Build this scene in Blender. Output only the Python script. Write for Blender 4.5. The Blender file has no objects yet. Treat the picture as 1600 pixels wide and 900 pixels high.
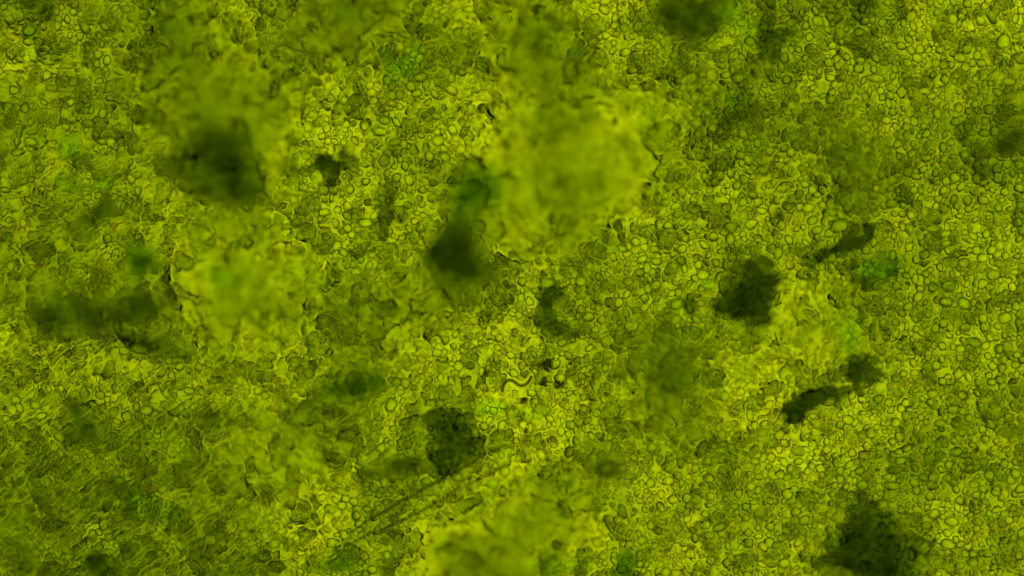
import bpy, math, random
import numpy as np

# ------------------------------------------------------------------ scale
# lengths are written in micro-steps (1 step = 1/1600 of the field width); S turns them into scene units
S = 0.001
FW, FH = 1600.0, 900.0
sc = bpy.context.scene
col = sc.collection
rng = np.random.default_rng(7)
random.seed(7)

# ------------------------------------------------------------------ camera (objective of the microscope)
H = 20.0
FOCUS_Z = 0.002
cam_d = bpy.data.cameras.new('camera')
cam_d.sensor_width = 36.0
cam_d.lens = 36.0 * H / (FW * S)
cam_d.clip_start = 0.5
cam_d.clip_end = 200.0
cam_d.dof.use_dof = True
cam_d.dof.focus_distance = H - FOCUS_Z
NA = 0.38                                     # aperture diameter / distance
cam_d.dof.aperture_fstop = (cam_d.lens / 1000.0) / (NA * H)
cam = bpy.data.objects.new('camera', cam_d)
col.objects.link(cam)
cam.location = (0, 0, H)
sc.camera = cam

# ------------------------------------------------------------------ world and condenser lamp under the slide
world = bpy.data.worlds.new('World')
sc.world = world
world.use_nodes = True
bg = world.node_tree.nodes['Background']
bg.inputs[0].default_value = (0.46, 0.52, 0.01, 1)
bg.inputs[1].default_value = 0.12

LAMP_POWER = 0.183
ld = bpy.data.lights.new('condenser_lamp', 'AREA')
ld.shape = 'RECTANGLE'
ld.size = 9.0
ld.size_y = 8.0
ld.spread = math.radians(60)
ld.color = (0.99, 0.93, 0.012)
ld.energy = 185.0 * LAMP_POWER
lamp = bpy.data.objects.new('condenser_lamp', ld)
col.objects.link(lamp)
lamp.location = (0, 0, -3.0)
lamp.rotation_euler = (math.radians(180 - 2.0), math.radians(2.4), 0)

vs = sc.view_settings
vs.view_transform = 'Standard'
vs.look = 'None'
vs.exposure = 0.0
vs.gamma = 1.0
sc.cycles.max_bounces = 24
sc.cycles.transmission_bounces = 24
sc.cycles.volume_bounces = 0
sc.cycles.transparent_max_bounces = 16
sc.cycles.use_denoising = True
sc.cycles.caustics_refractive = True
sc.cycles.blur_glossy = 0.0

# ------------------------------------------------------------------ noise helpers
def hash01(ix, iy, seed):
    ix = ix.astype(np.int64); iy = iy.astype(np.int64)
    h = (ix * 374761393 + iy * 668265263 + seed * 1274126177) & 0xFFFFFFFF
    h = ((h ^ (h >> 13)) * 1274126177) & 0xFFFFFFFF
    h = (h ^ (h >> 16)) & 0xFFFFFFFF
    h = (h * 2246822519) & 0xFFFFFFFF
    h = h ^ (h >> 15)
    return (h & 0xFFFFFF) / float(0x1000000)

def vnoise(x, y, seed):
    """gradient noise, about -1..1"""
    ca, sa = math.cos(seed * 1.7), math.sin(seed * 1.7)
    x, y = x * ca - y * sa + seed * 0.37, x * sa + y * ca
    x0 = np.floor(x); y0 = np.floor(y)
    fx = x - x0; fy = y - y0
    u = fx * fx * fx * (fx * (fx * 6 - 15) + 10); v = fy * fy * fy * (fy * (fy * 6 - 15) + 10)
    out = 0
    for dx in (0, 1):
        for dy in (0, 1):
            a = hash01(x0 + dx, y0 + dy, seed) * 2 * math.pi
            g = np.cos(a) * (fx - dx) + np.sin(a) * (fy - dy)
            out = out + g * (u if dx else 1 - u) * (v if dy else 1 - v)
    return out * 1.5

def fbm(x, y, seed, octs=3):
    a, s, t = 1.0, 0.0, 0.0
    for o in range(octs):
        s = s + a * vnoise(x * 2 ** o + 17.3 * o, y * 2 ** o - 9.1 * o, seed + o); t += a; a *= 0.5
    return s / t

def sstep(a, b, x):
    t = np.clip((x - a) / (b - a), 0, 1)
    return t * t * (3 - 2 * t)

def domes(x, y, pitch, seed, rmin=0.32, rmax=0.62, keep=0.8):
    """height of packed round bodies, in steps"""
    gx = np.floor(x / pitch); gy = np.floor(y / pitch)
    out = np.zeros_like(x)
    for dx in (-1, 0, 1):
        for dy in (-1, 0, 1):
            cx = gx + dx; cy = gy + dy
            k = hash01(cx, cy, seed + 3)
            px = (cx + 0.12 + 0.76 * hash01(cx, cy, seed)) * pitch
            py = (cy + 0.12 + 0.76 * hash01(cx, cy, seed + 1)) * pitch
            r = (rmin + (rmax - rmin) * hash01(cx, cy, seed + 2) ** 1.4) * pitch
            an = hash01(cx, cy, seed + 5) * math.pi
            el = 1 + 0.5 * hash01(cx, cy, seed + 6)
            ux = (x - px) * np.cos(an) + (y - py) * np.sin(an)
            uy = (-(x - px) * np.sin(an) + (y - py) * np.cos(an)) * el
            q = (ux * ux + uy * uy) / (r * r)
            h = np.clip(1 - q, 0, 1) ** 0.62 * r * (k < keep)
            out = np.maximum(out, h)
    return out

def upsample(rows, x, y):
    """smooth lookup of an 18 x 32 hand-written survey map at photo positions"""
    g = rows if isinstance(rows, np.ndarray) else np.array([[int(c) for c in r] for r in rows], float)
    g = np.pad(g, 2, mode='edge')
    ny, nx = g.shape
    u = np.clip(x / 50.0 + 1.5, 1, nx - 2.001); v = np.clip(y / 50.0 + 1.5, 1, ny - 2.001)
    i = np.floor(u).astype(int); j = np.floor(v).astype(int); fu = u - i; fv = v - j
    def w(t): return ((1 - t) ** 3 / 6, (3 * t ** 3 - 6 * t ** 2 + 4) / 6, (-3 * t ** 3 + 3 * t ** 2 + 3 * t + 1) / 6, t ** 3 / 6)
    wu, wv = w(fu), w(fv); out = 0
    for b in range(4):
        for a in range(4):
            out = out + wu[a] * wv[b] * g[np.clip(j + b - 1, 0, ny - 1), np.clip(i + a - 1, 0, nx - 1)]
    return out

# how thinly the algae lie (9 = thin and clear, 0 = thick) and how far they rise above the plane of focus
CLEAR = [
 "56665476655556875677557656557678",
 "76666457555574566467657647666767",
 "77665556567766676557656467666766",
 "55555666578676886567765565576655",
 "56766545678766886677575465466554",
 "67667654765766557677566677546656",
 "66657765777867567457767776567676",
 "66666756667677477657766666566676",
 "65665686676665466756777567556677",
 "54445766665556657576766488656666",
 "76564466675587787566556677666676",
 "76877766775567778775547877667776",
 "67677666754576688767557875777666",
 "66545666655675578866656778776666",
 "65555556667655677655765678765566",
 "55556665687666676566876666565766",
 "55665556687567766686576666546776",
 "54655655586667556675776776545766"]
RISE = [
 "11112641148862237311443211111111",
 "11113752356622358611333221111121",
 "11114898632211347731322111111122",
 "11113899731111127865541223311233",
 "12213799721111138997642234521232",
 "12222257311112678998522212662111",
 "11111136211111667983111111421111",
 "11111255431112622551111111211111",
 "23223588752246731241112323211111",
 "46654379863476431211113455422111",
 "33432255313552111114533355432211",
 "22211222113421111114762344322111",
 "11211124135411221113762222111111",
 "22321234466411311122443211111122",
 "23343356655221112341124222112323",
 "33322443322111247653112212311222",
 "43222323321125887632111124431112",
 "42222223321126896321332113442111"]
for m_ in (CLEAR, RISE):
    for r_ in m_:
        assert len(r_) == 32, (r_, len(r_))
    assert len(m_) == 18

# ------------------------------------------------------------------ survey of the bodies seen in the photograph
# dark and green clumps: name, label, lobes (x, y, rx, ry, degrees), height above focus, thickness, roughness, material
CLUMPS = [
 ('dark_clump','large soft black-green clump with a tail trailing down beside the olive haze',[(338,235,44,34,0),(365,270,36,36,30),(382,298,20,18,0),(275,262,38,18,-10)],150,56,1.0,'dark'),
 ('dark_clump','soft black-green clump with a tall smoky top in the middle of the mat',[(712,412,32,28,0),(722,370,24,40,10),(745,425,24,14,0),(685,395,22,22,0)],140,56,1.0,'dark'),
 ('dark_clump','blurred square-ish deep green clump in the haze above the smoky dark clump',[(750,288,34,28,0),(735,310,26,20,0)],160,26,0.8,'darkgreen'),
 ('dark_clump','wide black-green clump cut by the upper edge of the view',[(1085,8,46,30,0),(1100,38,36,16,10),(1050,25,22,18,0)],110,50,1.2,'dark'),
 ('dark_clump','narrow upright dark cleft-like clump beside the pale green patch near the upper edge',[(1197,35,10,26,5),(1206,75,13,20,-5),(1225,52,22,5,0)],30,30,1.8,'dark'),
 ('dark_clump','small wedge-shaped dark clump touching the upper edge over round cells',[(1350,8,18,18,0),(1335,26,13,9,30)],40,30,1.4,'dark'),
 ('dark_clump','long low smoky dark band over the streaky algae',[(195,476,45,17,8),(120,492,42,17,-4),(80,500,24,16,0),(225,482,24,14,0),(160,500,30,12,0)],120,40,1.1,'dark'),
 ('dark_clump','small soft deep green smudge above the long smoky band',[(217,405,15,22,0),(222,415,12,14,0)],130,36,0.7,'darkgreen'),
 ('dark_clump','thin dark tongue just under the end of the long smoky band',[(245,540,26,8,-8),(215,532,18,8,0),(280,556,16,5,-20)],50,26,1.5,'dark'),
 ('dark_clump','three-armed dark hollow with crisp edges above the bright rough patch',[(492,263,26,7,5),(526,258,18,9,-20),(522,280,6,14,0),(547,243,14,5,-30)],20,40,1.8,'dark'),
 ('dark_clump','slim upright olive crevice between two crowded bright patches',[(601,310,9,18,0),(598,340,9,22,0)],12,24,1.6,'dark'),
 ('dark_clump','crooked dark crevice bending down from a green oval cell',[(868,452,13,8,-35),(853,474,8,17,12),(845,498,9,14,-10),(862,512,16,6,-25),(893,518,7,8,0)],14,36,1.8,'dark'),
 ('dark_clump','tall black-green clump with ragged edges beside the clear yellow patch',[(1168,448,30,28,0),(1182,418,14,16,0),(1150,478,26,20,20),(1188,480,16,26,0),(1205,440,16,9,0)],34,50,1.6,'dark'),
 ('dark_clump','dark diagonal clump like a flying bird under the rough bright cell',[(1335,376,24,9,12),(1350,362,8,14,-20),(1300,392,28,6,25),(1275,404,14,5,20)],26,40,1.7,'dark'),
 ('dark_clump','ragged dark clump just above the crisp slug-shaped one',[(1350,572,22,14,-8),(1365,588,18,8,0),(1338,588,12,14,0)],24,38,1.8,'dark'),
 ('dark_clump','crisp slug-shaped black-green clump lying aslant',[(1290,616,30,11,10),(1258,630,20,13,20),(1238,645,10,15,0)],18,60,1.7,'dark'),
 ('dark_clump','largest dark clump, spreading out of view over the lower edge',[(1345,792,16,20,-10),(1368,838,36,30,0),(1395,880,44,32,0),(1330,850,26,30,0),(1300,875,36,8,0),(1385,812,14,10,0)],46,44,1.7,'dark'),
 ('dark_clump','round-topped black clump pierced below by the twin needles',[(703,660,28,18,0),(712,688,30,24,0),(695,715,20,26,0),(735,700,16,12,0)],40,46,1.3,'dark'),
 ('dark_clump','faint low dark smear between needles and the round-topped black clump',[(615,730,32,10,0),(580,742,22,7,0),(640,722,18,9,0)],90,26,1.0,'dark'),
 ('dark_clump','small black clump on the lower edge beside fine streaks',[(156,882,18,14,0),(168,892,12,10,0),(145,872,8,6,0)],50,40,1.5,'dark'),
 ('dark_clump','flat deep green smear above the orange-tinted granule',[(545,606,34,10,5),(575,598,24,8,-5)],100,26,0.8,'darkgreen'),
 ('dark_clump','small green-black clump on the lower edge among crowded cells',[(975,882,10,12,0),(972,895,14,6,0),(985,872,10,5,0)],30,34,1.4,'darkgreen'),
 ('dark_clump','broad faint olive shadowy clump in the soft hollow of the mat',[(1035,565,24,40,10),(1050,600,20,24,0),(1015,515,16,14,0)],150,11,1.0,'dark'),
 ('dark_clump','tiny crisp dark notch beside two round cells',[(1078,474,8,12,0),(1088,482,6,8,0)],14,30,1.6,'dark'),
 ('dark_clump','dim brownish clump on the upper edge of the streaky algae',[(74,22,11,10,0),(70,10,13,7,0)],50,24,1.2,'dark'),
 ('dark_clump','dim olive wedge among fine diagonal streaks',[(162,328,14,12,35),(150,340,10,7,35),(168,308,7,14,0)],60,24,1.2,'dark'),
 ('dark_clump','dim dark streak running down through the fine hatch',[(128,652,9,22,25),(140,672,9,12,0),(118,632,8,8,0)],70,24,1.1,'dark'),
 ('dark_clump','soft rounded dark green knot between pale patches',[(954,735,14,12,0),(940,728,10,8,0)],80,26,1.0,'dark'),
 ('dark_clump','faint smoky clump fading out at the edge past the grooved film',[(1588,218,22,9,0),(1568,226,14,6,0)],80,26,1.2,'dark'),
 ('dark_clump','faint smudge over the soft hollow beside small round cells',[(832,55,26,22,0),(848,75,20,14,0)],150,18,0.8,'dark'),
 ('dark_clump','faint ragged dark clump over fine cells beneath the pale green patch',[(1150,160,30,18,-10),(1135,185,20,12,0),(1168,222,22,14,0)],26,18,1.8,'dark'),
 ('dark_clump','soft low deep green smear near the lower edge beside the bright patch',[(535,872,18,14,0),(510,885,20,8,0)],70,22,1.2,'darkgreen'),
 ('dark_clump','short brown-black fleck above the crooked worm-like thread',[(762,585,6,3.5,20)],8,14,1.0,'brown'),
 ('dark_clump','wide brown-black fleck over the clear patch beside the thread',[(850,571,11,4,-5)],8,12,1.2,'brown'),
 ('dark_clump','smaller slanting brown fleck just past the end of the thread',[(848,597,6,4,30)],8,12,1.0,'brown'),
 ('dark_clump','upright brown fleck next to the slanting one',[(872,603,6,7,-20)],8,12,1.0,'brown'),
 ('dark_clump','tiny oval brown speck under the worm-like thread',[(821,627,5.5,3,0)],8,12,0.6,'brown'),
 ('green_patch','bright leaf-green patch hemmed by a dark rim near the upper edge',[(630,108,28,12,22),(612,98,12,18,20),(648,85,12,14,0)],12,14,1.2,'green'),
 ('green_patch','pale green veil between two dark clumps at the upper edge',[(1145,30,22,28,0),(1165,55,14,16,0),(1140,8,16,12,0)],50,8,1.0,'green'),
 ('green_patch','soft emerald patch under the bird-shaped dark clump',[(1378,420,30,13,8),(1362,432,20,12,0),(1392,408,14,12,0)],30,14,1.2,'green'),
 ('green_patch','soft emerald patch among fine diagonal hatch lines',[(232,795,26,14,5),(222,780,16,12,0),(258,800,20,10,0)],50,11,1.2,'green'),
 ('green_patch','small round green smudge inside the hazy clearing',[(346,430,17,16,0)],130,14,0.5,'green'),
 ('green_patch','thin green smear under the brown specks',[(768,632,22,7,-10),(745,640,12,6,0)],20,13,1.2,'green'),
 ('green_patch','dim green stain beneath the tiny oval brown speck',[(832,646,18,9,0)],24,9,1.0,'green'),
 ('green_patch','small emerald patch over horizontal streaks near the upper edge',[(48,50,9,9,0)],20,12,0.8,'green'),
 ('green_patch','emerald film below the oval dark-rimmed cell in the streaks',[(108,226,13,13,0),(112,240,10,6,0)],20,13,1.0,'green'),
 ('green_patch','light emerald patch over grainy film below the streaks',[(150,285,22,12,10),(100,290,13,10,0)],30,10,1.2,'green'),
 ('green_patch','small emerald stain beside the small soft deep green smudge',[(236,404,6,12,0)],90,14,0.6,'green'),
 ('green_patch','green smudge over small cells at the lower edge, next to haze',[(868,885,26,10,5),(905,878,12,8,0)],40,11,1.2,'green'),
 ('green_patch','pale green lobe over cells near the tall ragged clump',[(1105,440,8,8,0),(1098,405,14,10,0)],12,8,1.0,'green'),
 ('green_patch','dim green stain in the grainy film beyond the clear yellow patch',[(1330,510,14,28,-5),(1325,535,10,14,0)],60,9,1.0,'green'),
]
# round and oval cells seen one by one: x, y, rx, ry
CELLS = """197 15 8 7;240 33 10 8;227 60 7 6;237 189 9 9;110 160 8 7;81 138 10 6;137 193 11 7;48 222 12 8;27 238 10 7;320 32 10 7;366 28 9 8;324 61 7 6;372 54 5 5;390 46 6 5
147 145 5 5;210 178 6 6;245 68 6 6;446 10 7 6;457 51 8 7;480 44 7 6;653 14 9 11;787 20 8 6;722 115 7 6;657 121 11 9;651 146 9 7;594 206 11 8;601 188 10 8;481 198 8 10
456 222 7 8;451 123 8 8;542 117 5 6;538 157 7 8;617 222 11 6;707 230 7 6;696 245 8 8;682 253 6 6;682 182 8 6;742 112 5 5;721 179 6 6;474 293 8 7;511 248 7 5;690 118 5 5
685 219 10 10;775 110 8 9;790 112 6 8;500 110 7 7;520 110 9 5;878 37 7 8;890 38 6 8;912 40 7 6;927 41 6 7;975 43 8 8;996 42 8 9;1012 43 6 8;962 54 7 6;914 12 7 7;900 18 5 5
910 28 6 4;897 80 9 7;925 90 7 6;953 108 5 6;1028 99 5 4;1066 139 7 6;1089 178 9 6;1086 193 9 8;1112 117 10 12;1152 122 11 9;1124 205 7 8;1149 207 8 8;1180 207 7 5;1125 227 5 6
1151 290 8 8;1047 265 6 5;1083 270 6 7;967 83 7 6;1040 51 8 6;1076 68 6 6;1172 42 6 5;1218 50 8 8;1229 125 9 8;1278 33 10 9;1301 37 7 7;1323 45 7 7;1350 33 9 8;1342 50 9 8
1333 70 12 7;1343 95 9 7;1345 143 7 6;1314 140 6 6;1398 108 6 8;1413 117 6 7;1418 98 8 7;1336 115 7 5;1367 122 14 7;1243 174 8 5;1262 177 8 7;1211 176 5 5;1254 218 8 5
1228 262 7 7;1252 263 7 7;1447 247 9 7;1488 30 9 10;1568 65 12 13;1499 90 11 9;1577 128 11 7;1572 238 12 10;1492 277 10 9;1503 125 8 7;1433 133 9 5;1385 188 8 8;1358 241 6 6
1338 258 8 8;1593 258 9 8;1480 75 6 5;1463 20 6 7;45 330 9 6;97 408 6 9;123 415 11 5;130 443 10 7;178 433 6 5;197 434 7 6;193 453 8 4;263 486 11 8;237 497 10 7;271 519 8 6
296 530 7 4;280 312 7 6;287 326 8 6;390 540 7 7;268 328 6 6;310 312 7 6;340 580 6 6;352 571 6 6;218 545 17 9;273 362 6 6;406 331 8 8;436 345 8 9;462 349 8 8;507 332 10 7
571 348 11 8;583 368 8 6;582 399 8 6;593 388 7 6;462 388 9 8;508 389 8 9;499 405 6 8;505 447 9 6;525 456 5 5;534 483 8 7;488 480 10 6;460 565 9 9;483 583 9 9;566 566 10 7
620 597 9 8;658 538 12 6;639 500 6 6;789 362 9 9;772 362 6 7;656 310 6 6;668 325 5 6;460 312 8 8;437 308 8 7;564 407 7 6;735 512 5 5;711 523 6 7;695 550 6 6;543 357 8 8
515 420 5 5;861 390 9 7;829 396 9 7;820 383 6 6;882 408 9 8;905 413 11 6;855 442 13 9;907 440 9 9;1038 317 9 7;1083 325 11 10;1058 335 7 7;995 333 7 8;1142 355 10 9
1174 350 11 9;1160 316 8 8;993 378 8 8;973 388 9 7;1023 390 8 7;1000 426 8 8;1045 424 8 7;982 440 9 7;1025 445 9 8;1065 407 8 8;1098 430 11 9;1057 475 13 10;1007 480 8 7
970 585 8 7;950 555 9 6;1025 547 7 7;1070 585 8 6;1166 530 9 8;1150 543 8 8;920 495 10 9;1182 520 7 7;1115 473 9 6;1020 355 6 6;1317 315 8 9;1262 325 11 8;1300 332 9 7
1276 360 10 7;1474 327 8 9;1457 357 11 6;1420 357 7 9;1435 365 4 5;1478 365 9 6;1497 385 7 6;1513 327 7 7;1560 325 7 8;1552 430 12 9;1585 425 7 6;1509 435 5 5;1482 448 11 10
1457 449 8 9;1477 472 11 9;1507 474 11 10;1570 497 12 10;1540 540 8 7;1561 545 9 8;1522 535 12 9;1500 545 9 7;1587 570 8 7;1565 575 8 8;1509 512 8 7;1400 590 9 8;1450 573 9 7
1535 403 10 8;1562 412 11 7;1490 412 8 8;1437 425 7 6;1453 422 7 6;1589 348 8 8;1570 352 6 5;25 625 9 8;55 633 9 8;228 640 11 8;305 656 6 5;388 655 6 6;295 668 5 5;122 698 7 7
180 695 6 6;187 750 8 8;233 735 8 9;255 764 9 6;279 757 8 7;57 862 9 8;42 885 10 9;185 810 11 7;370 810 6 6;65 650 9 7;305 770 9 6;178 680 7 6;295 610 9 6;429 619 5 5
507 617 11 9;565 622 6 6;611 633 9 12;693 618 9 8;536 644 6 6;547 657 8 6;583 671 6 6;500 718 8 7;445 724 7 6;455 757 8 6;412 772 7 6;590 722 11 7;644 737 6 7;714 745 10 8
789 737 9 10;771 755 10 9;602 784 7 6;618 774 6 5;534 790 9 8;556 806 8 8;573 795 8 6;659 806 7 7;673 845 8 8;605 867 7 8;582 890 8 8;545 855 9 8;596 822 6 5;812 740 12 9
845 757 9 8;889 755 9 9;909 754 7 5;910 703 7 7;957 649 5 5;1049 677 10 7;1018 700 9 8;985 745 10 6;999 740 5 6;1068 698 7 6;1075 669 9 5;1073 778 8 9;1064 795 9 6;1105 721 8 8
1173 760 8 7;1166 792 8 8;1158 855 7 6;1003 843 8 7;1124 825 12 7;1102 820 8 8;1030 742 6 5;882 870 9 9;866 868 8 8;1185 745 8 6;1170 728 7 5;1098 647 7 9;1373 623 9 7
1399 660 9 8;1402 673 4 4;1360 677 9 9;1482 607 9 8;1505 618 9 8;1490 640 11 8;1457 615 9 8;1468 661 9 6;1565 657 8 7;1573 702 8 6;1494 706 10 9;1537 722 8 7;1545 742 9 9
1556 767 9 9;1522 757 8 6;1442 746 9 7;1432 766 8 8;1407 720 9 7;1398 735 13 6;1393 759 14 8;1423 798 6 6;1413 778 5 5;1346 758 10 9;1342 736 8 7;1377 788 12 9;1382 813 9 5
1486 815 12 8;1218 680 8 8;1205 740 7 7;1230 745 8 7;1243 800 9 8;1255 785 6 6;1213 852 8 6;1225 880 10 8;1467 878 9 6;1520 878 9 9;1481 850 12 9;1580 750 8 8;1540 784 7 6;1310 353 15 12"""
CELLS = [tuple(float(v) for v in c.split()) for c in CELLS.replace('\n', ';').split(';')]
CELLS = [c for i, c in enumerate(CELLS) if not any((c[0] - d[0]) ** 2 + (c[1] - d[1]) ** 2 < 60 for d in CELLS[:i])]
GRANULES = [
 (541, 57, 9, 'largest amber granule, alone in the olive haze at the upper edge'),
 (1284, 208, 6, 'small amber granule in the olive hollow under the oval cells'),
 (361, 657, 7, 'amber-edged granule with a dark ring among small green cells'),
 (818, 15, 6, 'orange granule near the upper edge over the blurred hollow'),
 (61, 415, 6, 'amber speck beside a pale green spot in the streaks'),
 (145, 508, 5, 'orange speck at the lower rim of the long smoky band'),
 (536, 645, 6, 'amber granule under the flat deep green smear'),
 (1192, 239, 6, 'amber granule in a dim gap under the faint ragged dark clump'),
 (936, 757, 5, 'orange-tinted granule among blurred cells beside the dark green knot'),
 (233, 762, 9, 'dull orange granule in the dim film above the emerald patch'),
 (889, 733, 6, 'pale amber granule over the soft knot of blurred cells'),
 (1014, 667, 7, 'yellow-amber granule between dim round cells over the hollow'),
 (178, 352, 6, 'dull orange granule in the hatch above the small green smudge'),
 (268, 172, 8, 'blurred yellow-amber granule at the rim of the haze above the tailed clump'),
]

# ------------------------------------------------------------------ the film of algae as a height field
def X(px): return (px - 800.0) * S
def Y(py): return (450.0 - py) * S

def soften(rows):
    g = np.array([[int(c) for c in r] for r in rows], float); p = np.pad(g, 1, mode='edge')
    p = (p[:-2] + 2 * p[1:-1] + p[2:]) / 4
    return (p[:, :-2] + 2 * p[:, 1:-1] + p[:, 2:]) / 4
RISE_S = soften(RISE)

def warp(x, y):
    return x + 7.5 * fbm(x / 34, y / 34, 401, 2), y + 7.5 * fbm(x / 34 + 9, y / 34 - 4, 431, 2)

def rise_at(x, y):
    wx = x + 34 * fbm(x / 75, y / 75, 31, 2); wy = y + 34 * fbm(x / 75, y / 75, 41, 2)
    r = upsample(RISE_S, wx, wy)
    return 17.0 * np.log1p(np.exp(2.2 * (r - 2.5))) / 2.2 + 3 * vnoise(x / 45, y / 45, 51)

def thick_at(x, y):
    wx = x + 36 * fbm(x / 55, y / 55, 61, 4); wy = y + 36 * fbm(x / 55, y / 55, 71, 4)
    c = 6.1 + 1.55 * (upsample(CLEAR, wx, wy) - 6) + 0.9 * fbm(x / 32, y / 32, 81, 4) + 0.5
    # optical depth wanted for each clearness, then steps of thickness
    xs = np.array([0, 2, 3, 4, 5, 6, 7, 8, 9.5])
    ts = np.array([120, 100, 84, 70, 58, 48, 39, 31, 24.0])
    gap = sstep(0.08, 0.42, fbm(wx / 26, wy / 26, 811, 3)) * 24 + sstep(0.1, 0.5, fbm(wx / 13, wy / 13, 821, 2)) * 4
    gap = gap - 5 * sstep(0.1, 0.4, fbm(wx / 26 + 7, wy / 26, 831, 3))
    return np.interp(c, xs, ts) + 1.5 * np.clip(upsample(RISE, wx, wy) - 3.2, 0, None) + gap * (1 - 0.6 * sstep(3, 7, upsample(RISE, x, y)))

def streak(x, y):
    a1 = sstep(260, 120, x) * sstep(210, 120, y)                  # level streaks, upper corner
    a2 = sstep(330, 180, x) * sstep(200, 260, y) * sstep(500, 400, y)
    a3 = sstep(520, 330, x) * sstep(470, 560, y)
    a4 = sstep(1380, 1470, x) * sstep(90, 130, y) * sstep(280, 230, y)
    def s(deg, ln, w, seed):
        t = math.radians(deg); u = x * math.cos(t) - y * math.sin(t); v = x * math.sin(t) + y * math.cos(t)
        n = fbm(u / ln, v / w, seed, 2)
        return 1 - np.abs(n) * 3.2
    h = a1 * np.clip(s(2, 20, 7, 91) * 0.8, 0, 1) + a2 * np.clip(s(18, 30, 8, 95), 0, 1) + a3 * np.clip(s(36, 46, 11, 99), 0, 1) + 0.6 * a4 * np.clip(s(8, 26, 6, 103), 0, 1)
    return h, np.clip(a1 + a2 + a3 + a4, 0, 1)

def relief(x, y):
    wx, wy = warp(x, y)
    clear = upsample(CLEAR, wx, wy)
    rise = upsample(RISE, x, y)
    # thin flat sheets ending in steep worm-like steps
    n = fbm(wx / 34, wy / 34, 11, 2)
    n2 = fbm(wx / 25 + 40, wy / 25, 21, 2)
    def terrace(n, k, w):
        t = n * k; f = t - np.floor(t)
        return (np.floor(t) + sstep(0.5 - w, 0.5 + w, f)) / k
    tr = terrace(n, 3.0, 0.2) * 13 + terrace(n2, 2.0, 0.2) * 7
    # packed bodies
    da = domes(wx, wy, 20, 201, 0.30, 0.60, 0.78)
    db = domes(wx + 5, wy + 3, 13.5, 221, 0.30, 0.62, 0.72)
    mix = sstep(-0.25, 0.25, fbm(x / 70, y / 70, 241, 2) + 0.12 * (x - 800) / 800 - 0.08 * (clear - 6.5))
    st, sa = streak(x, y)
    h = tr * (1.3 - 0.55 * mix) + np.maximum(da, db * 0.9) * (0.85 + 0.75 * mix) * (1 - 0.5 * sa)
    h = h + st * (4.5 + 5.0 * sstep(480, 640, y)) + 0.5 * fbm(x / 7, y / 7, 251, 2)
    return h * (1 - 0.75 * sstep(2.2, 5.5, rise))

def site_small():
    pts = []
    gridh = {}
    def ok(x, y, r):
        gx_, gy_ = int(x // 14), int(y // 14)
        for a in (-1, 0, 1):
            for b in (-1, 0, 1):
                for (qx, qy, qr) in gridh.get((gx_ + a, gy_ + b), ()):
                    if (qx - x) ** 2 + (qy - y) ** 2 < (0.60 * (qr + r)) ** 2: return False
        return True
    def put(x, y, r): gridh.setdefault((int(x // 14), int(y // 14)), []).append((x, y, r))
    for q in range(7): put(785 + 7.5 * q, 599, 8)
    for q in ((786, 612, 6), (850, 571, 13), (848, 597, 8), (872, 603, 9), (762, 585, 8), (821, 627, 7)): put(*q)
                      # the thread lies clear of small cells
    for (x, y, rx, ry) in CELLS: put(x, y, max(rx, ry) + 0.5)
    R = np.random.default_rng(99)
    tries = 60000
    xs = R.uniform(-60, 1660, tries); ys = R.uniform(-40, 940, tries); rr = 3.4 + 6.2 * R.random(tries) ** 1.25
    dn = fbm(xs / 60, ys / 60, 700, 3) + 0.0003 * (xs - 600) 
    cl = upsample(CLEAR, xs, ys); ri = upsample(RISE, xs, ys); _, sa = streak(xs, ys)
    for q in range(tries):
        if dn[q] < -0.14 + 0.25 * (R.random() - 0.5) + 0.10 * (cl[q] - 6) + 0.12 * sa[q] + 0.03 * (ri[q] - 2): continue
        x, y, r = xs[q], ys[q], rr[q]
        if ok(x, y, r): put(x, y, r); pts.append((x, y, r))
        if len(pts) >= 6600: break
    return pts
SMALL = site_small()

NX, NY = 1230, 708
MX0, MX1, MY0, MY1 = -120.0, 1720.0, -80.0, 980.0
gx = np.linspace(MX0, MX1, NX); gy = np.linspace(MY0, MY1, NY)
PX, PY = np.meshgrid(gx, gy)
rise_f = rise_at(PX, PY)
thick_f = thick_at(PX, PY)
rel_f = relief(PX, PY)
# each surveyed cell sits in a smooth hollow where the film is thinner
hol = np.zeros_like(PX)
WORM_BED = [(785, 608, 6, 8), (790, 598, 8, 7), (798, 595, 8, 6), (806, 598, 8, 6), (815, 601, 8, 6), (823, 598, 7, 7), (829, 591, 6, 7)]
for (cx, cy, rx, ry) in WORM_BED + CELLS + [(p_[0], p_[1], p_[2] + 0.3, p_[2] + 0.3) for p_ in SMALL]:
    m = max(rx, ry) + 5
    i0 = max(0, int((cx - m - MX0) / (gx[1] - gx[0]))); i1 = min(NX, int((cx + m - MX0) / (gx[1] - gx[0])) + 2)
    j0 = max(0, int((cy - m - MY0) / (gy[1] - gy[0]))); j1 = min(NY, int((cy + m - MY0) / (gy[1] - gy[0])) + 2)
    sx = PX[j0:j1, i0:i1]; sy = PY[j0:j1, i0:i1]
    q = np.sqrt(((sx - cx) / (rx + 1)) ** 2 + ((sy - cy) / (ry + 1)) ** 2)
    hol[j0:j1, i0:i1] = np.maximum(hol[j0:j1, i0:i1], sstep(1.15, 0.9, q))
rel_f = rel_f * (1 - 0.85 * hol)
top_f = rise_f + rel_f
low_f = rise_f - thick_f

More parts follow.
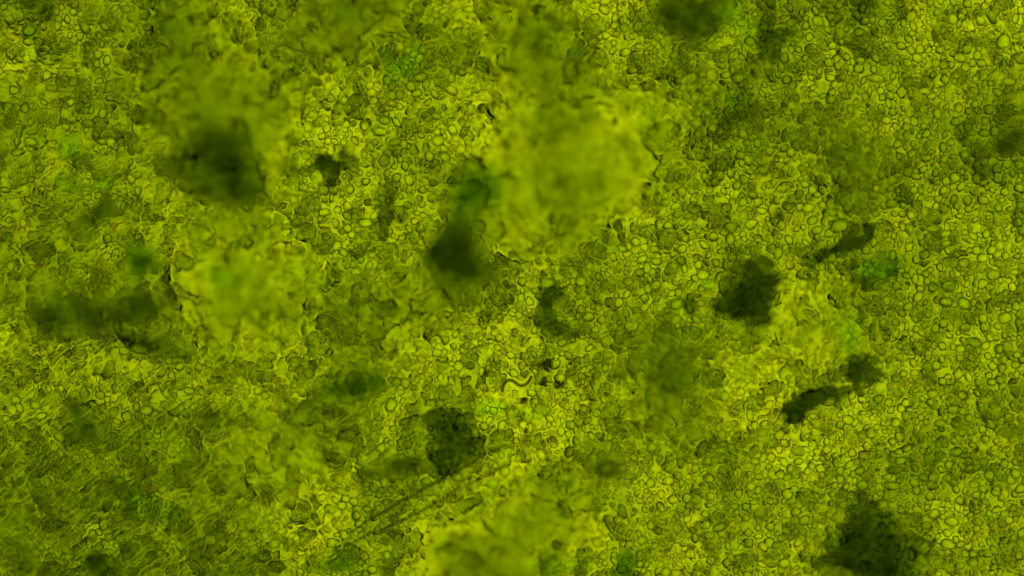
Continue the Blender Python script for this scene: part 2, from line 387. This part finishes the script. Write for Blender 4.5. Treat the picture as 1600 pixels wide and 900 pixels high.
def sample(field, x, y):
    u = (x - MX0) / (MX1 - MX0) * (NX - 1); v = (y - MY0) / (MY1 - MY0) * (NY - 1)
    i = int(min(max(u, 0), NX - 2)); j = int(min(max(v, 0), NY - 2)); fu = u - i; fv = v - j
    return float((field[j, i] * (1 - fu) + field[j, i + 1] * fu) * (1 - fv) + (field[j + 1, i] * (1 - fu) + field[j + 1, i + 1] * fu) * fv)

def grid_mesh(name, layers):
    """closed slab from a top and a bottom grid (each: X array, Y array, Z array in steps)"""
    vs_, fs_, off = [], [], 0
    for k, (ax, ay, az) in enumerate(layers):
        ny, nx = ax.shape
        v = np.stack([(ax - 800) * S, (450 - ay) * S, az * S], -1).reshape(-1, 3)
        idx = np.arange(nx * ny).reshape(ny, nx) + off
        a, b, c, d = idx[:-1, :-1], idx[:-1, 1:], idx[1:, 1:], idx[1:, :-1]
        f = np.stack([a, d, c, b] if k == 0 else [a, b, c, d], -1).reshape(-1, 4)
        vs_.append(v); fs_.append(f); off += nx * ny
    return np.concatenate(vs_), np.concatenate(fs_)

def mesh_from(name, v, f, smooth=True):
    me = bpy.data.meshes.new(name)
    v = np.ascontiguousarray(v, np.float32); f = np.ascontiguousarray(f, np.int32)
    k = f.shape[1]
    me.vertices.add(len(v)); me.vertices.foreach_set('co', v.ravel())
    me.loops.add(f.size); me.loops.foreach_set('vertex_index', f.ravel())
    me.polygons.add(len(f)); me.polygons.foreach_set('loop_start', np.arange(0, f.size, k, dtype=np.int32))
    me.polygons.foreach_set('use_smooth', np.full(len(f), smooth, dtype=bool))
    me.update(calc_edges=True); me.validate()
    return me

def link(name, me, mat=None, parent=None, loc=None, **props):
    o = bpy.data.objects.new(name, me); col.objects.link(o)
    if mat and me and not me.materials: me.materials.append(mat)
    if parent: o.parent = parent
    if loc is not None: o.location = loc
    for k, v in props.items(): o[k] = v
    return o

# ------------------------------------------------------------------ materials
def refractive(name, tint, tint2, ior, rough=0.0, scale=60.0, absorb=None, dens=0.0):
    m = bpy.data.materials.new(name); m.use_nodes = True
    nt = m.node_tree; nt.nodes.clear()
    out = nt.nodes.new('ShaderNodeOutputMaterial')
    rf = nt.nodes.new('ShaderNodeBsdfRefraction'); rf.distribution = 'GGX' if rough > 0 else rf.distribution
    rf.inputs['IOR'].default_value = ior; rf.inputs['Roughness'].default_value = rough
    tc = nt.nodes.new('ShaderNodeTexCoord'); nz = nt.nodes.new('ShaderNodeTexNoise')
    nz.inputs['Scale'].default_value = scale; nz.inputs['Detail'].default_value = 3
    mx = nt.nodes.new('ShaderNodeMix'); mx.data_type = 'RGBA'
    mx.inputs['A'].default_value = (*tint, 1); mx.inputs['B'].default_value = (*tint2, 1)
    cr = nt.nodes.new('ShaderNodeMapRange'); cr.inputs['From Min'].default_value = 0.35; cr.inputs['From Max'].default_value = 0.65
    nt.links.new(tc.outputs['Object'], nz.inputs['Vector'])
    nt.links.new(nz.outputs['Fac'], cr.inputs['Value']); nt.links.new(cr.outputs['Result'], mx.inputs['Factor'])
    nt.links.new(mx.outputs['Result'], rf.inputs['Color']); nt.links.new(rf.outputs['BSDF'], out.inputs['Surface'])
    if absorb:
        va = nt.nodes.new('ShaderNodeVolumeAbsorption'); va.inputs['Color'].default_value = (*absorb, 1)
        va.inputs['Density'].default_value = dens
        nt.links.new(va.outputs['Volume'], out.inputs['Volume'])
    m.cycles.homogeneous_volume = True
    return m

SG = 0.0245 / S          # green absorption per unit
M = {}
M['film'] = refractive('algal_film', (1.0, 0.99, 0.9), (0.90, 0.97, 0.8), 1.27, 0.0, 26, (1 - 0.62, 1 - 0.50, 0.0), SG / 0.50)
M['dark'] = refractive('dark_matter', (0.95, 0.97, 0.5), (0.88, 0.93, 0.4), 1.06, 0.0, 40, (0.40, 0.48, 0.0), 0.026 / S / 0.5)
M['darkgreen'] = refractive('deep_green_matter', (0.9, 0.97, 0.4), (0.85, 0.95, 0.4), 1.05, 0.0, 40, (0.20, 0.45, 0.0), 0.028 / S / 0.5)
M['green'] = refractive('leaf_green_matter', (0.97, 1.0, 0.4), (0.92, 1.0, 0.4), 1.08, 0.0, 40, (0.1, 0.86, 0.0), 0.036 / S)
M['brown'] = refractive('brown_fleck', (0.9, 0.88, 0.4), (0.8, 0.8, 0.3), 1.10, 0.0, 60, (0.42, 0.42, 0.1), 0.22 / S)
M['cell_a'] = refractive('cell_yellow_green', (1.0, 1.0, 0.4), (0.95, 0.98, 0.4), 1.18, 0.0, 80)
M['cell_b'] = refractive('cell_green', (0.96, 1.0, 0.4), (0.91, 0.99, 0.4), 1.18, 0.0, 80)
M['cell_c'] = refractive('cell_deep_green', (0.90, 0.98, 0.4), (0.85, 0.96, 0.4), 1.20, 0.0, 80)
M['rim'] = refractive('cell_rim', (0.90, 0.94, 0.5), (0.82, 0.88, 0.4), 1.16, 0.0, 80)
M['amber'] = refractive('amber_granule', (1.0, 0.89, 0.4), (1.0, 0.82, 0.3), 1.12, 0.0, 120)
M['small'] = refractive('small_cell_matter', (0.99, 1.0, 0.4), (0.95, 0.99, 0.4), 1.18, 0.0, 30)
M['thread'] = refractive('thread_matter', (0.85, 0.82, 0.4), (0.75, 0.72, 0.3), 1.12, 0.0, 60, (0.25, 0.25, 0.0), 0.30 / S)
M['needle'] = refractive('needle_crystal', (0.80, 0.84, 0.5), (0.70, 0.76, 0.4), 1.30, 0.0, 60, (0.3, 0.35, 0.0), 0.11 / S)
M['glass'] = refractive('slide_glass', (0.98, 1.0, 0.97), (0.97, 1.0, 0.96), 1.45, 0.0, 2)

# ------------------------------------------------------------------ setting
def box(name, x0, x1, y0, y1, z0, z1):
    v = [(x, y, z) for z in (z0, z1) for y in (y0, y1) for x in (x0, x1)]
    f = [(0, 2, 3, 1), (4, 5, 7, 6), (0, 1, 5, 4), (2, 6, 7, 3), (0, 4, 6, 2), (1, 3, 7, 5)]
    return mesh_from(name, np.array(v), np.array(f), False)
link('glass_slide', box('glass_slide', -1.9, 1.9, -1.25, 1.25, -0.36, -0.30), M['glass'], kind='structure')

bx = np.linspace(MX0, MX1, 600); by = np.linspace(MY0, MY1, 345)
BX, BY = np.meshgrid(bx, by)
ii = np.clip(((BX - MX0) / (MX1 - MX0) * (NX - 1)).round().astype(int), 0, NX - 1); jj = np.clip(((BY - MY0) / (MY1 - MY0) * (NY - 1)).round().astype(int), 0, NY - 1)
LZ = rise_f[jj, ii] - thick_f[jj, ii] * (1 - 0.18 * hol[jj, ii]) - 2.0
# skirt: fold the rim of the top down to the rim of the bottom
v, f = grid_mesh('algal_film', [(PX, PY, top_f), (BX, BY, LZ)])
nT = NX * NY
def rim(nx, ny, off):
    a = np.arange(nx * ny).reshape(ny, nx) + off
    return np.concatenate([a[0, :-1], a[:-1, -1], a[-1, :0:-1], a[:0:-1, 0]])
rt, rb = rim(NX, NY, 0), rim(600, 345, nT)
k = (np.arange(len(rt)) * len(rb) / len(rt)).astype(int)
k2 = np.roll(k, -1); r2 = np.roll(rt, -1)
side = np.stack([rt, r2, rb[k2], rb[k]], -1)
bad = side[:, 2] == side[:, 3]
f = np.concatenate([f, side[~bad]])
tri = side[bad][:, :3]
me = bpy.data.meshes.new('algal_film')
loops = np.concatenate([f.ravel(), tri.ravel()]).astype(np.int32)
starts = np.concatenate([np.arange(len(f)) * 4, len(f) * 4 + np.arange(len(tri)) * 3]).astype(np.int32)
me.vertices.add(len(v)); me.vertices.foreach_set('co', v.astype(np.float32).ravel())
me.loops.add(len(loops)); me.loops.foreach_set('vertex_index', loops)
me.polygons.add(len(starts)); me.polygons.foreach_set('loop_start', starts)
me.polygons.foreach_set('use_smooth', np.ones(len(starts), dtype=bool))
me.update(calc_edges=True)
link('algal_film', me, M['film'], kind='stuff', label='yellow-green film of crowded algae covering the whole slide', category='algal film')

# ------------------------------------------------------------------ cell shapes
def ico(sub, seed, amp):
    import bmesh
    b = bmesh.new(); bmesh.ops.create_icosphere(b, subdivisions=sub, radius=1.0)
    b.verts.ensure_lookup_table()
    v = np.array([q.co[:] for q in b.verts]); f = np.array([[w.index for w in p.verts] for p in b.faces])
    b.free()
    th = np.arctan2(v[:, 1], v[:, 0]); r0 = np.random.default_rng(seed)
    k = 1 + amp * sum(r0.normal() / (i + 1) * np.cos((i + 2) * th + r0.uniform(0, 6.3)) for i in range(3)) * np.sqrt(1 - v[:, 2] ** 2 + 1e-6)
    v[:, 0] *= k; v[:, 1] *= k
    return v, f

cell_meshes = {}
for mk in ('cell_a', 'cell_b', 'cell_c', 'amber'):
    for sd in range(6):
        v, f = ico(3, 50 + sd, 0.07)
        me = mesh_from('cell_body', v, f); me.materials.append(M[mk]); cell_meshes[mk, sd] = me
rim_meshes = []
for sd in range(6):
    v0, _ = ico(1, 50 + sd, 0.07)
    r0 = np.random.default_rng(50 + sd)
    n, kseg = 28, 6
    co = []
    amps = [(r0.normal(), r0.uniform(0, 6.3)) for i in range(3)]
    for i in range(n):
        th = 2 * math.pi * i / n
        R = 1 + 0.07 * sum(a / (q + 1) * math.cos((q + 2) * th + p) for q, (a, p) in enumerate(amps))
        w = 0.13 + 0.06 * math.sin(th + sd) + 0.03 * math.sin(3 * th + sd)
        for j in range(kseg):
            ph = 2 * math.pi * j / kseg
            co.append(((R + 0.06 + w * math.cos(ph)) * math.cos(th), (R + 0.06 + w * math.cos(ph)) * math.sin(th), 1.2 * w * math.sin(ph)))
    fa = [(i * kseg + j, ((i + 1) % n) * kseg + j, ((i + 1) % n) * kseg + (j + 1) % kseg, i * kseg + (j + 1) % kseg) for i in range(n) for j in range(kseg)]
    me = mesh_from('cell_rim', np.array(co), np.array(fa)); me.materials.append(M['rim']); rim_meshes.append(me)

# ------------------------------------------------------------------ clumps: lens-like lumps with ragged outlines
def clump(name, label, lobes, height, thick, rag, mat, seed):
    xs = [l[0] for l in lobes]; ys = [l[1] for l in lobes]; mr = max(max(l[2], l[3]) for l in lobes) * 2.2 + 14
    x0, x1, y0, y1 = min(xs) - mr, max(xs) + mr, min(ys) - mr, max(ys) + mr
    st = 2.0 if mr < 100 else 3.0
    if mr < 40: st = 1.0
    ax, ay = np.meshgrid(np.arange(x0, x1, st), np.arange(y0, y1, st))
    wx = ax + rag * (6 * fbm(ax / 13, ay / 13, seed, 3) + 8 * fbm(ax / 34, ay / 34, seed + 7, 2)); wy = ay + rag * (6 * fbm(ax / 13, ay / 13, seed + 3, 3) + 8 * fbm(ax / 34, ay / 34, seed + 9, 2))
    F = np.zeros_like(ax)
    for (lx, ly, rx, ry, dg) in lobes:
        t = math.radians(dg); u = (wx - lx) * math.cos(t) - (wy - ly) * math.sin(t); w = (wx - lx) * math.sin(t) + (wy - ly) * math.cos(t)
        F = F + np.exp(-0.9 * ((u / rx) ** 2 + (w / ry) ** 2))
    sc_ = 9 if mr < 40 else 18
    F = F + (0.42 * rag * sstep(0.03, 0.30, F) * fbm(ax / sc_, ay / sc_, seed + 5, 4)) - 0.27
    T = np.sqrt(np.clip(F, 0, 1.2)) if mr < 40 else np.clip(F, 0, 1.1) ** (0.62 if height < 55 else 0.85) * (1 + 0.45 * fbm(ax / 15, ay / 15, seed + 11, 3))
    ins = F > 0
    top = thick * 0.5 * T * (1 + 0.15 * fbm(ax / 9, ay / 9, seed + 6, 2)); bot = -thick * 0.5 * T
    ny, nx = ax.shape
    keepc = ins[:-1, :-1] | ins[1:, :-1] | ins[:-1, 1:] | ins[1:, 1:]
    ccx, ccy = np.mean(xs), np.mean(ys)
    grow = np.zeros_like(keepc); sd = np.unravel_index(np.argmax(np.where(ins, F, -9)[:-1, :-1]), keepc.shape); grow[sd] = True
    while True:                                                     # keep one connected lump
        g2 = grow.copy(); g2[1:] |= grow[:-1]; g2[:-1] |= grow[1:]; g2[:, 1:] |= grow[:, :-1]; g2[:, :-1] |= grow[:, 1:]
        g2 &= keepc
        if (g2 == grow).all(): break
        grow = g2
    keepc = grow
    z0 = height
    idx = np.arange(nx * ny).reshape(ny, nx)
    a, b, c, d = idx[:-1, :-1][keepc], idx[:-1, 1:][keepc], idx[1:, 1:][keepc], idx[1:, :-1][keepc]
    rimm = ~ins
    v1 = np.stack([(ax - ccx) * S, (ccy - ay) * S, top * S], -1).reshape(-1, 3)
    v2 = v1.copy(); v2[:, 2] = (bot * S).ravel()
    N = nx * ny
    bidx = np.where(rimm.ravel(), np.arange(N), np.arange(N) + N)     # rim vertices are shared, so the lump is closed
    f1 = np.stack([a, d, c, b], -1); f2 = np.stack([bidx[a], bidx[b], bidx[c], bidx[d]], -1)
    f = np.concatenate([f1, f2]); vv = np.concatenate([v1, v2])
    used = np.unique(f); remap = np.zeros(2 * N, int); remap[used] = np.arange(len(used))
    me = mesh_from(name, vv[used], remap[f])
    return link(name, me, M[mat], loc=(X(ccx), Y(ccy), z0 * S), label=label, category='clump' if mat != 'green' else 'green patch')

for i, (nm, lb, lobes, hgt, th, rg, mt) in enumerate(CLUMPS):
    if lobes[0][0] < 300 and mt == 'dark': th = th * 0.72
    slim = max(min(l[2], l[3]) for l in lobes) < 17
    th = th * (1.35 if slim and mt == 'dark' else (0.85 if hgt > 90 else 1.15 if mt == 'dark' and th > 30 else 0.6 if mt == 'green' else 0.6 if mt == 'darkgreen' else 1.0))
    if mt != 'brown': lobes = [(l[0], l[1], l[2] * (0.94 if not slim else 1.05), l[3] * (0.94 if not slim else 1.05), l[4]) for l in lobes]
    else: lobes = [(l[0], l[1], l[2] * 1.05, l[3] * 1.0, l[4]) for l in lobes]
    base = float(np.median([sample(rise_f, l[0], l[1]) for l in lobes]))
    o = clump(nm, lb, lobes, (max(hgt * (0.85 if hgt < 75 else 0.65), base + 10) if hgt >= 50 else base + 20) if mt != 'brown' else base + 12, th, rg, mt, 900 + 20 * i)
    o['group'] = 'dark clumps in the algae' if mt in ('dark', 'darkgreen') else ('brown flecks in the clear patch' if mt == 'brown' else 'green patches in the algae')

# ------------------------------------------------------------------ cells one by one
LAND = [(340,250,'tailed black-green clump'),(715,400,'smoky-topped dark clump'),(750,290,'square-ish deep green clump'),(1085,20,'wide dark upper-edge clump'),
 (1203,60,'cleft-like upright dark clump'),(1348,12,'wedge-shaped dark clump'),(155,485,'long smoky dark band'),(217,405,'small soft green smudge'),
 (515,262,'three-armed dark hollow'),(600,328,'slim upright olive crevice'),(855,490,'crooked dark crevice'),(1170,455,'tall ragged black-green clump'),
 (1330,378,'bird-shaped dark clump'),(1350,577,'ragged clump above the slug shape'),(1270,625,'slug-shaped dark clump'),(1365,845,'largest dark clump'),
 (703,685,'round-topped black clump'),(612,730,'low dark smear by needles'),(156,882,'small black lower-edge clump'),(555,603,'flat deep green smear'),
 (975,885,'green-black lower-edge clump'),(1040,560,'broad faint olive clump'),(1078,475,'tiny crisp dark notch'),(74,20,'dim brownish clump'),
 (160,328,'dim olive wedge'),(130,655,'dim streak in hatch'),(952,733,'soft dark green knot'),(1586,220,'faint smoky edge clump'),
 (833,60,'faint smudge over the hollow'),(628,102,'bright leaf-green patch'),(1378,420,'emerald patch under bird shape'),(235,793,'emerald patch in the hatch'),
 (803,597,'worm-like thread'),(541,57,'largest amber granule'),(1284,208,'amber granule in olive hollow'),(361,657,'ringed amber granule'),
 (1310,353,'rough bright cell'),(108,230,'emerald film in the streaks'),(346,430,'green smudge in hazy clearing'),(530,875,'green smear by the bright patch')]
NUM = ['', 'first', 'second', 'third', 'fourth', 'fifth', 'sixth', 'seventh', 'eighth', 'ninth', 'tenth', 'eleventh', 'twelfth', 'thirteenth', 'fourteenth', 'fifteenth']
HOURS = 'twelve one two three four five six seven eight nine ten eleven'.split()
info = []
for i, (x, y, rx, ry) in enumerate(CELLS):
    li = min(range(len(LAND)), key=lambda k: (LAND[k][0] - x) ** 2 + (LAND[k][1] - y) ** 2 if LAND[k][2] != 'rough bright cell' or (x, y) != (1310, 353) else 1e9)
    d = math.hypot(LAND[li][0] - x, LAND[li][1] - y)
    hr = int(round((math.degrees(math.atan2(x - LAND[li][0], LAND[li][1] - y)) % 360) / 30)) % 12
    info.append((li, hr, d))
def rank(i):
    li, hr, d = info[i]
    same = sorted((info[k][2], k) for k in range(len(info)) if info[k][0] == li and info[k][1] == hr)
    return [k for _, k in same].index(i), len(same)
r_c = random.Random(5)
for i, (x, y, rx, ry) in enumerate(CELLS):
    big = max(rx, ry)
    rise_c = sample(rise_f, x, y)
    green = r_c.random()
    mk = 'cell_a' if green < 0.55 else ('cell_b' if green < 0.9 else 'cell_c')
    if (x, y) in {(81, 138), (320, 32), (571, 348), (1482, 448), (1457, 449), (855, 442), (1142, 355), (1174, 350), (1300, 332), (48, 222), (237, 497), (228, 640), (1568, 65)}: mk = 'cell_b'
    if (x, y) == (1310, 353): mk = 'cell_a'
    sd = r_c.randrange(6)
    ratio = max(rx, ry) / min(rx, ry)
    size = 'small' if big < 7 else ('mid-sized' if big < 9.5 else 'large')
    shape = 'round' if ratio < 1.16 else ('slightly oval' if ratio < 1.35 else ('oval' if ratio < 1.7 else 'long flat'))
    tint = {'cell_a': 'yellow-green', 'cell_b': 'green', 'cell_c': 'deeper green'}[mk]
    li, hr, d = info[i]; rk, n = rank(i)
    if (x, y) == (1310, 353):
        label = 'rough-edged bright yellow-green cell resting against the bird-shaped dark clump'
    else:
        w = NUM[rk + 1] if n > 1 else ''
        label = f"{size} {shape} cell, {w + ' ' if w else ''}towards {HOURS[hr]} o'clock from the {LAND[li][2]}"
        if len(label.split()) > 16: label = label.replace('slightly oval', 'oval')
        if len(label.split()) > 16: label = label.replace(size + ' ', '', 1)
        assert len(label.split()) <= 16, label
    z = rise_c + 0.18 * min(rx, ry) + 1.0
    rot = r_c.uniform(-0.5, 0.5) if ratio < 1.3 else r_c.uniform(-0.35, 0.35)
    e = bpy.data.objects.new('algal_cell', None); col.objects.link(e)
    e.location = (X(x), Y(y), z * S); e.rotation_euler = (0, 0, rot); e.empty_display_size = 0.01
    e['label'] = label; e['category'] = 'cell'; e['group'] = 'single algal cells seen in the mat'
    b = bpy.data.objects.new('cell_body', cell_meshes[mk, sd]); col.objects.link(b); b.parent = e
    hz = min(rx, ry) * 0.64
    rx, ry = rx * 0.9, ry * 0.9
    b.scale = (rx * S, ry * S, hz * S)
    if big >= 7.5:
        rmm = bpy.data.objects.new('cell_rim', rim_meshes[sd]); col.objects.link(rmm); rmm.parent = e
        rmm.scale = (rx * S, ry * S, min(rx, ry) * 0.9 * S); rmm.location = (0, 0, -0.05 * hz * S)
for i, (x, y, r, lb) in enumerate(GRANULES):
    o = link('amber_granule', cell_meshes['amber', i % 6], loc=(X(x), Y(y), (sample(top_f, x, y) + 0.4 * r + 2) * S), label=lb, category='granule', group='amber granules')
    o.scale = (r * S, r * 0.92 * S, r * 0.6 * S)

# ------------------------------------------------------------------ small crowded cells too many to count
def small_cells():
    v0, f0 = ico(2, 3, 0.0)
    R = np.random.default_rng(98); pts = SMALL
    V, F = [], []
    for n, (x, y, r) in enumerate(pts):
        a = R.uniform(0, math.pi); e = R.uniform(0.6, 1.0)
        v = v0 * np.array([r, r * e, r * 0.62]); v[:, :2] *= (1 + 0.13 * np.cos(R.uniform(0, 6.3) + R.integers(2, 5) * np.arctan2(v0[:, 1], v0[:, 0])) * np.sqrt(1 - v0[:, 2] ** 2 + 1e-6))[:, None]
        ca, sa_ = math.cos(a), math.sin(a)
        v = np.stack([v[:, 0] * ca - v[:, 1] * sa_, v[:, 0] * sa_ + v[:, 1] * ca, v[:, 2]], -1)
        z = sample(rise_f, x, y) + sample(rel_f, x, y) * 0.8 + r * 0.3
        V.append(np.stack([(v[:, 0] + x - 800) * S, (v[:, 1] + 450 - y) * S, (v[:, 2] + z) * S], -1)); F.append(f0 + n * len(v0))
    return mesh_from('small_cells', np.concatenate(V), np.concatenate(F)), len(pts)
me, n_small = small_cells()
print('small cells', n_small, 'cells', len(CELLS))
link('small_cells', me, M['small'], kind='stuff', label='crowded tiny round cells strewn over the algal film', category='small cells')

# ------------------------------------------------------------------ needles and the worm-like thread
def tube(name, pts, radii, seg=8):
    V, F = [], []
    pts = [np.array(p, float) for p in pts]
    for i, p in enumerate(pts):
        t = pts[min(i + 1, len(pts) - 1)] - pts[max(i - 1, 0)]; t = t / np.linalg.norm(t)
        n = np.array([-t[1], t[0], 0.0]); n /= np.linalg.norm(n); b = np.cross(t, n)
        for j in range(seg):
            a = 2 * math.pi * j / seg
            V.append(p + radii[i] * (math.cos(a) * n + math.sin(a) * b))
    for i in range(len(pts) - 1):
        for j in range(seg):
            F.append((i * seg + j, i * seg + (j + 1) % seg, (i + 1) * seg + (j + 1) % seg, (i + 1) * seg + j))
    k = len(V); V.append(pts[0]); V.append(pts[-1]); L = (len(pts) - 1) * seg
    for j in range(seg):
        F.append((j, k, k, (j + 1) % seg)); F.append((L + (j + 1) % seg, k + 1, k + 1, L + j))
    me = bpy.data.meshes.new(name)
    me.from_pydata([tuple(q * S) for q in V], [], [tuple(dict.fromkeys(q)) for q in F])
    for p in me.polygons: p.use_smooth = True
    me.update(); return me

def path(pl, n, wob, seed, z):
    """points along a polyline of photo positions"""
    pl = np.array(pl, float); d = np.r_[0, np.cumsum(np.hypot(*np.diff(pl, axis=0).T))]
    t = np.linspace(0, d[-1], n); x = np.interp(t, d, pl[:, 0]); y = np.interp(t, d, pl[:, 1])
    x = x + wob * vnoise(t / 22, t * 0 + 0.3, seed); y = y + wob * vnoise(t / 22, t * 0 + 0.7, seed + 1)
    return [(a - 800, 450 - b, z) for a, b in zip(x, y)]

for lb, pl, r, zz in (
    ('upper of the twin dark needles, starting by the round-topped black clump', [(782, 698), (735, 724), (690, 748), (640, 776), (588, 806), (545, 832)], 2.6, 17),
    ('lower of the twin dark needles, ending among round cells', [(800, 720), (752, 746), (705, 772), (655, 800), (600, 826), (552, 846)], 2.6, 16),
    ('thin short needle hugging the upper twin needle by the black clump', [(770, 700), (730, 718), (695, 736)], 1.3, 19),
    ('faint thin needle between diagonal streaks under the emerald patch', [(430, 758), (385, 792), (345, 822), (300, 850)], 1.5, 16),
    ('faint needle crossing the hatch under the small black smear', [(170, 815), (135, 845), (95, 868), (60, 893)], 1.5, 16)):
    n = 26; p = path(pl, n, 1.2, 300 + int(pl[0][0]), zz)
    p = [(a, b, sample(rise_f, a + 800, 450 - b) + 17) for a, b, c in p]
    rad = [r * (0.55 + 0.45 * math.sin(math.pi * min(1, max(0, (i + 0.8) / n)))) for i in range(n)]
    link('needle', tube('needle', p, rad), M['needle'], label=lb, category='needle', group='needles lying in the mat')
worm = [(785, 613), (785, 603), (789, 596), (797, 593), (804, 596), (809, 601), (816, 603), (823, 600), (828, 594), (831, 587)]
def smooth(pl, k=3):
    for _ in range(k):
        q = [pl[0]]
        for a, b in zip(pl[:-1], pl[1:]):
            q += [(0.75 * a[0] + 0.25 * b[0], 0.75 * a[1] + 0.25 * b[1]), (0.25 * a[0] + 0.75 * b[0], 0.25 * a[1] + 0.75 * b[1])]
        pl = q + [pl[-1]]
    return pl
ws = smooth(worm)
link('worm_thread', tube('worm_thread', [(a - 800, 450 - b, sample(rise_f, a, b) + 13) for a, b in ws], [3.0] * len(ws)), M['thread'], label='crooked brown worm-like thread lying in the clear patch', category='thread')
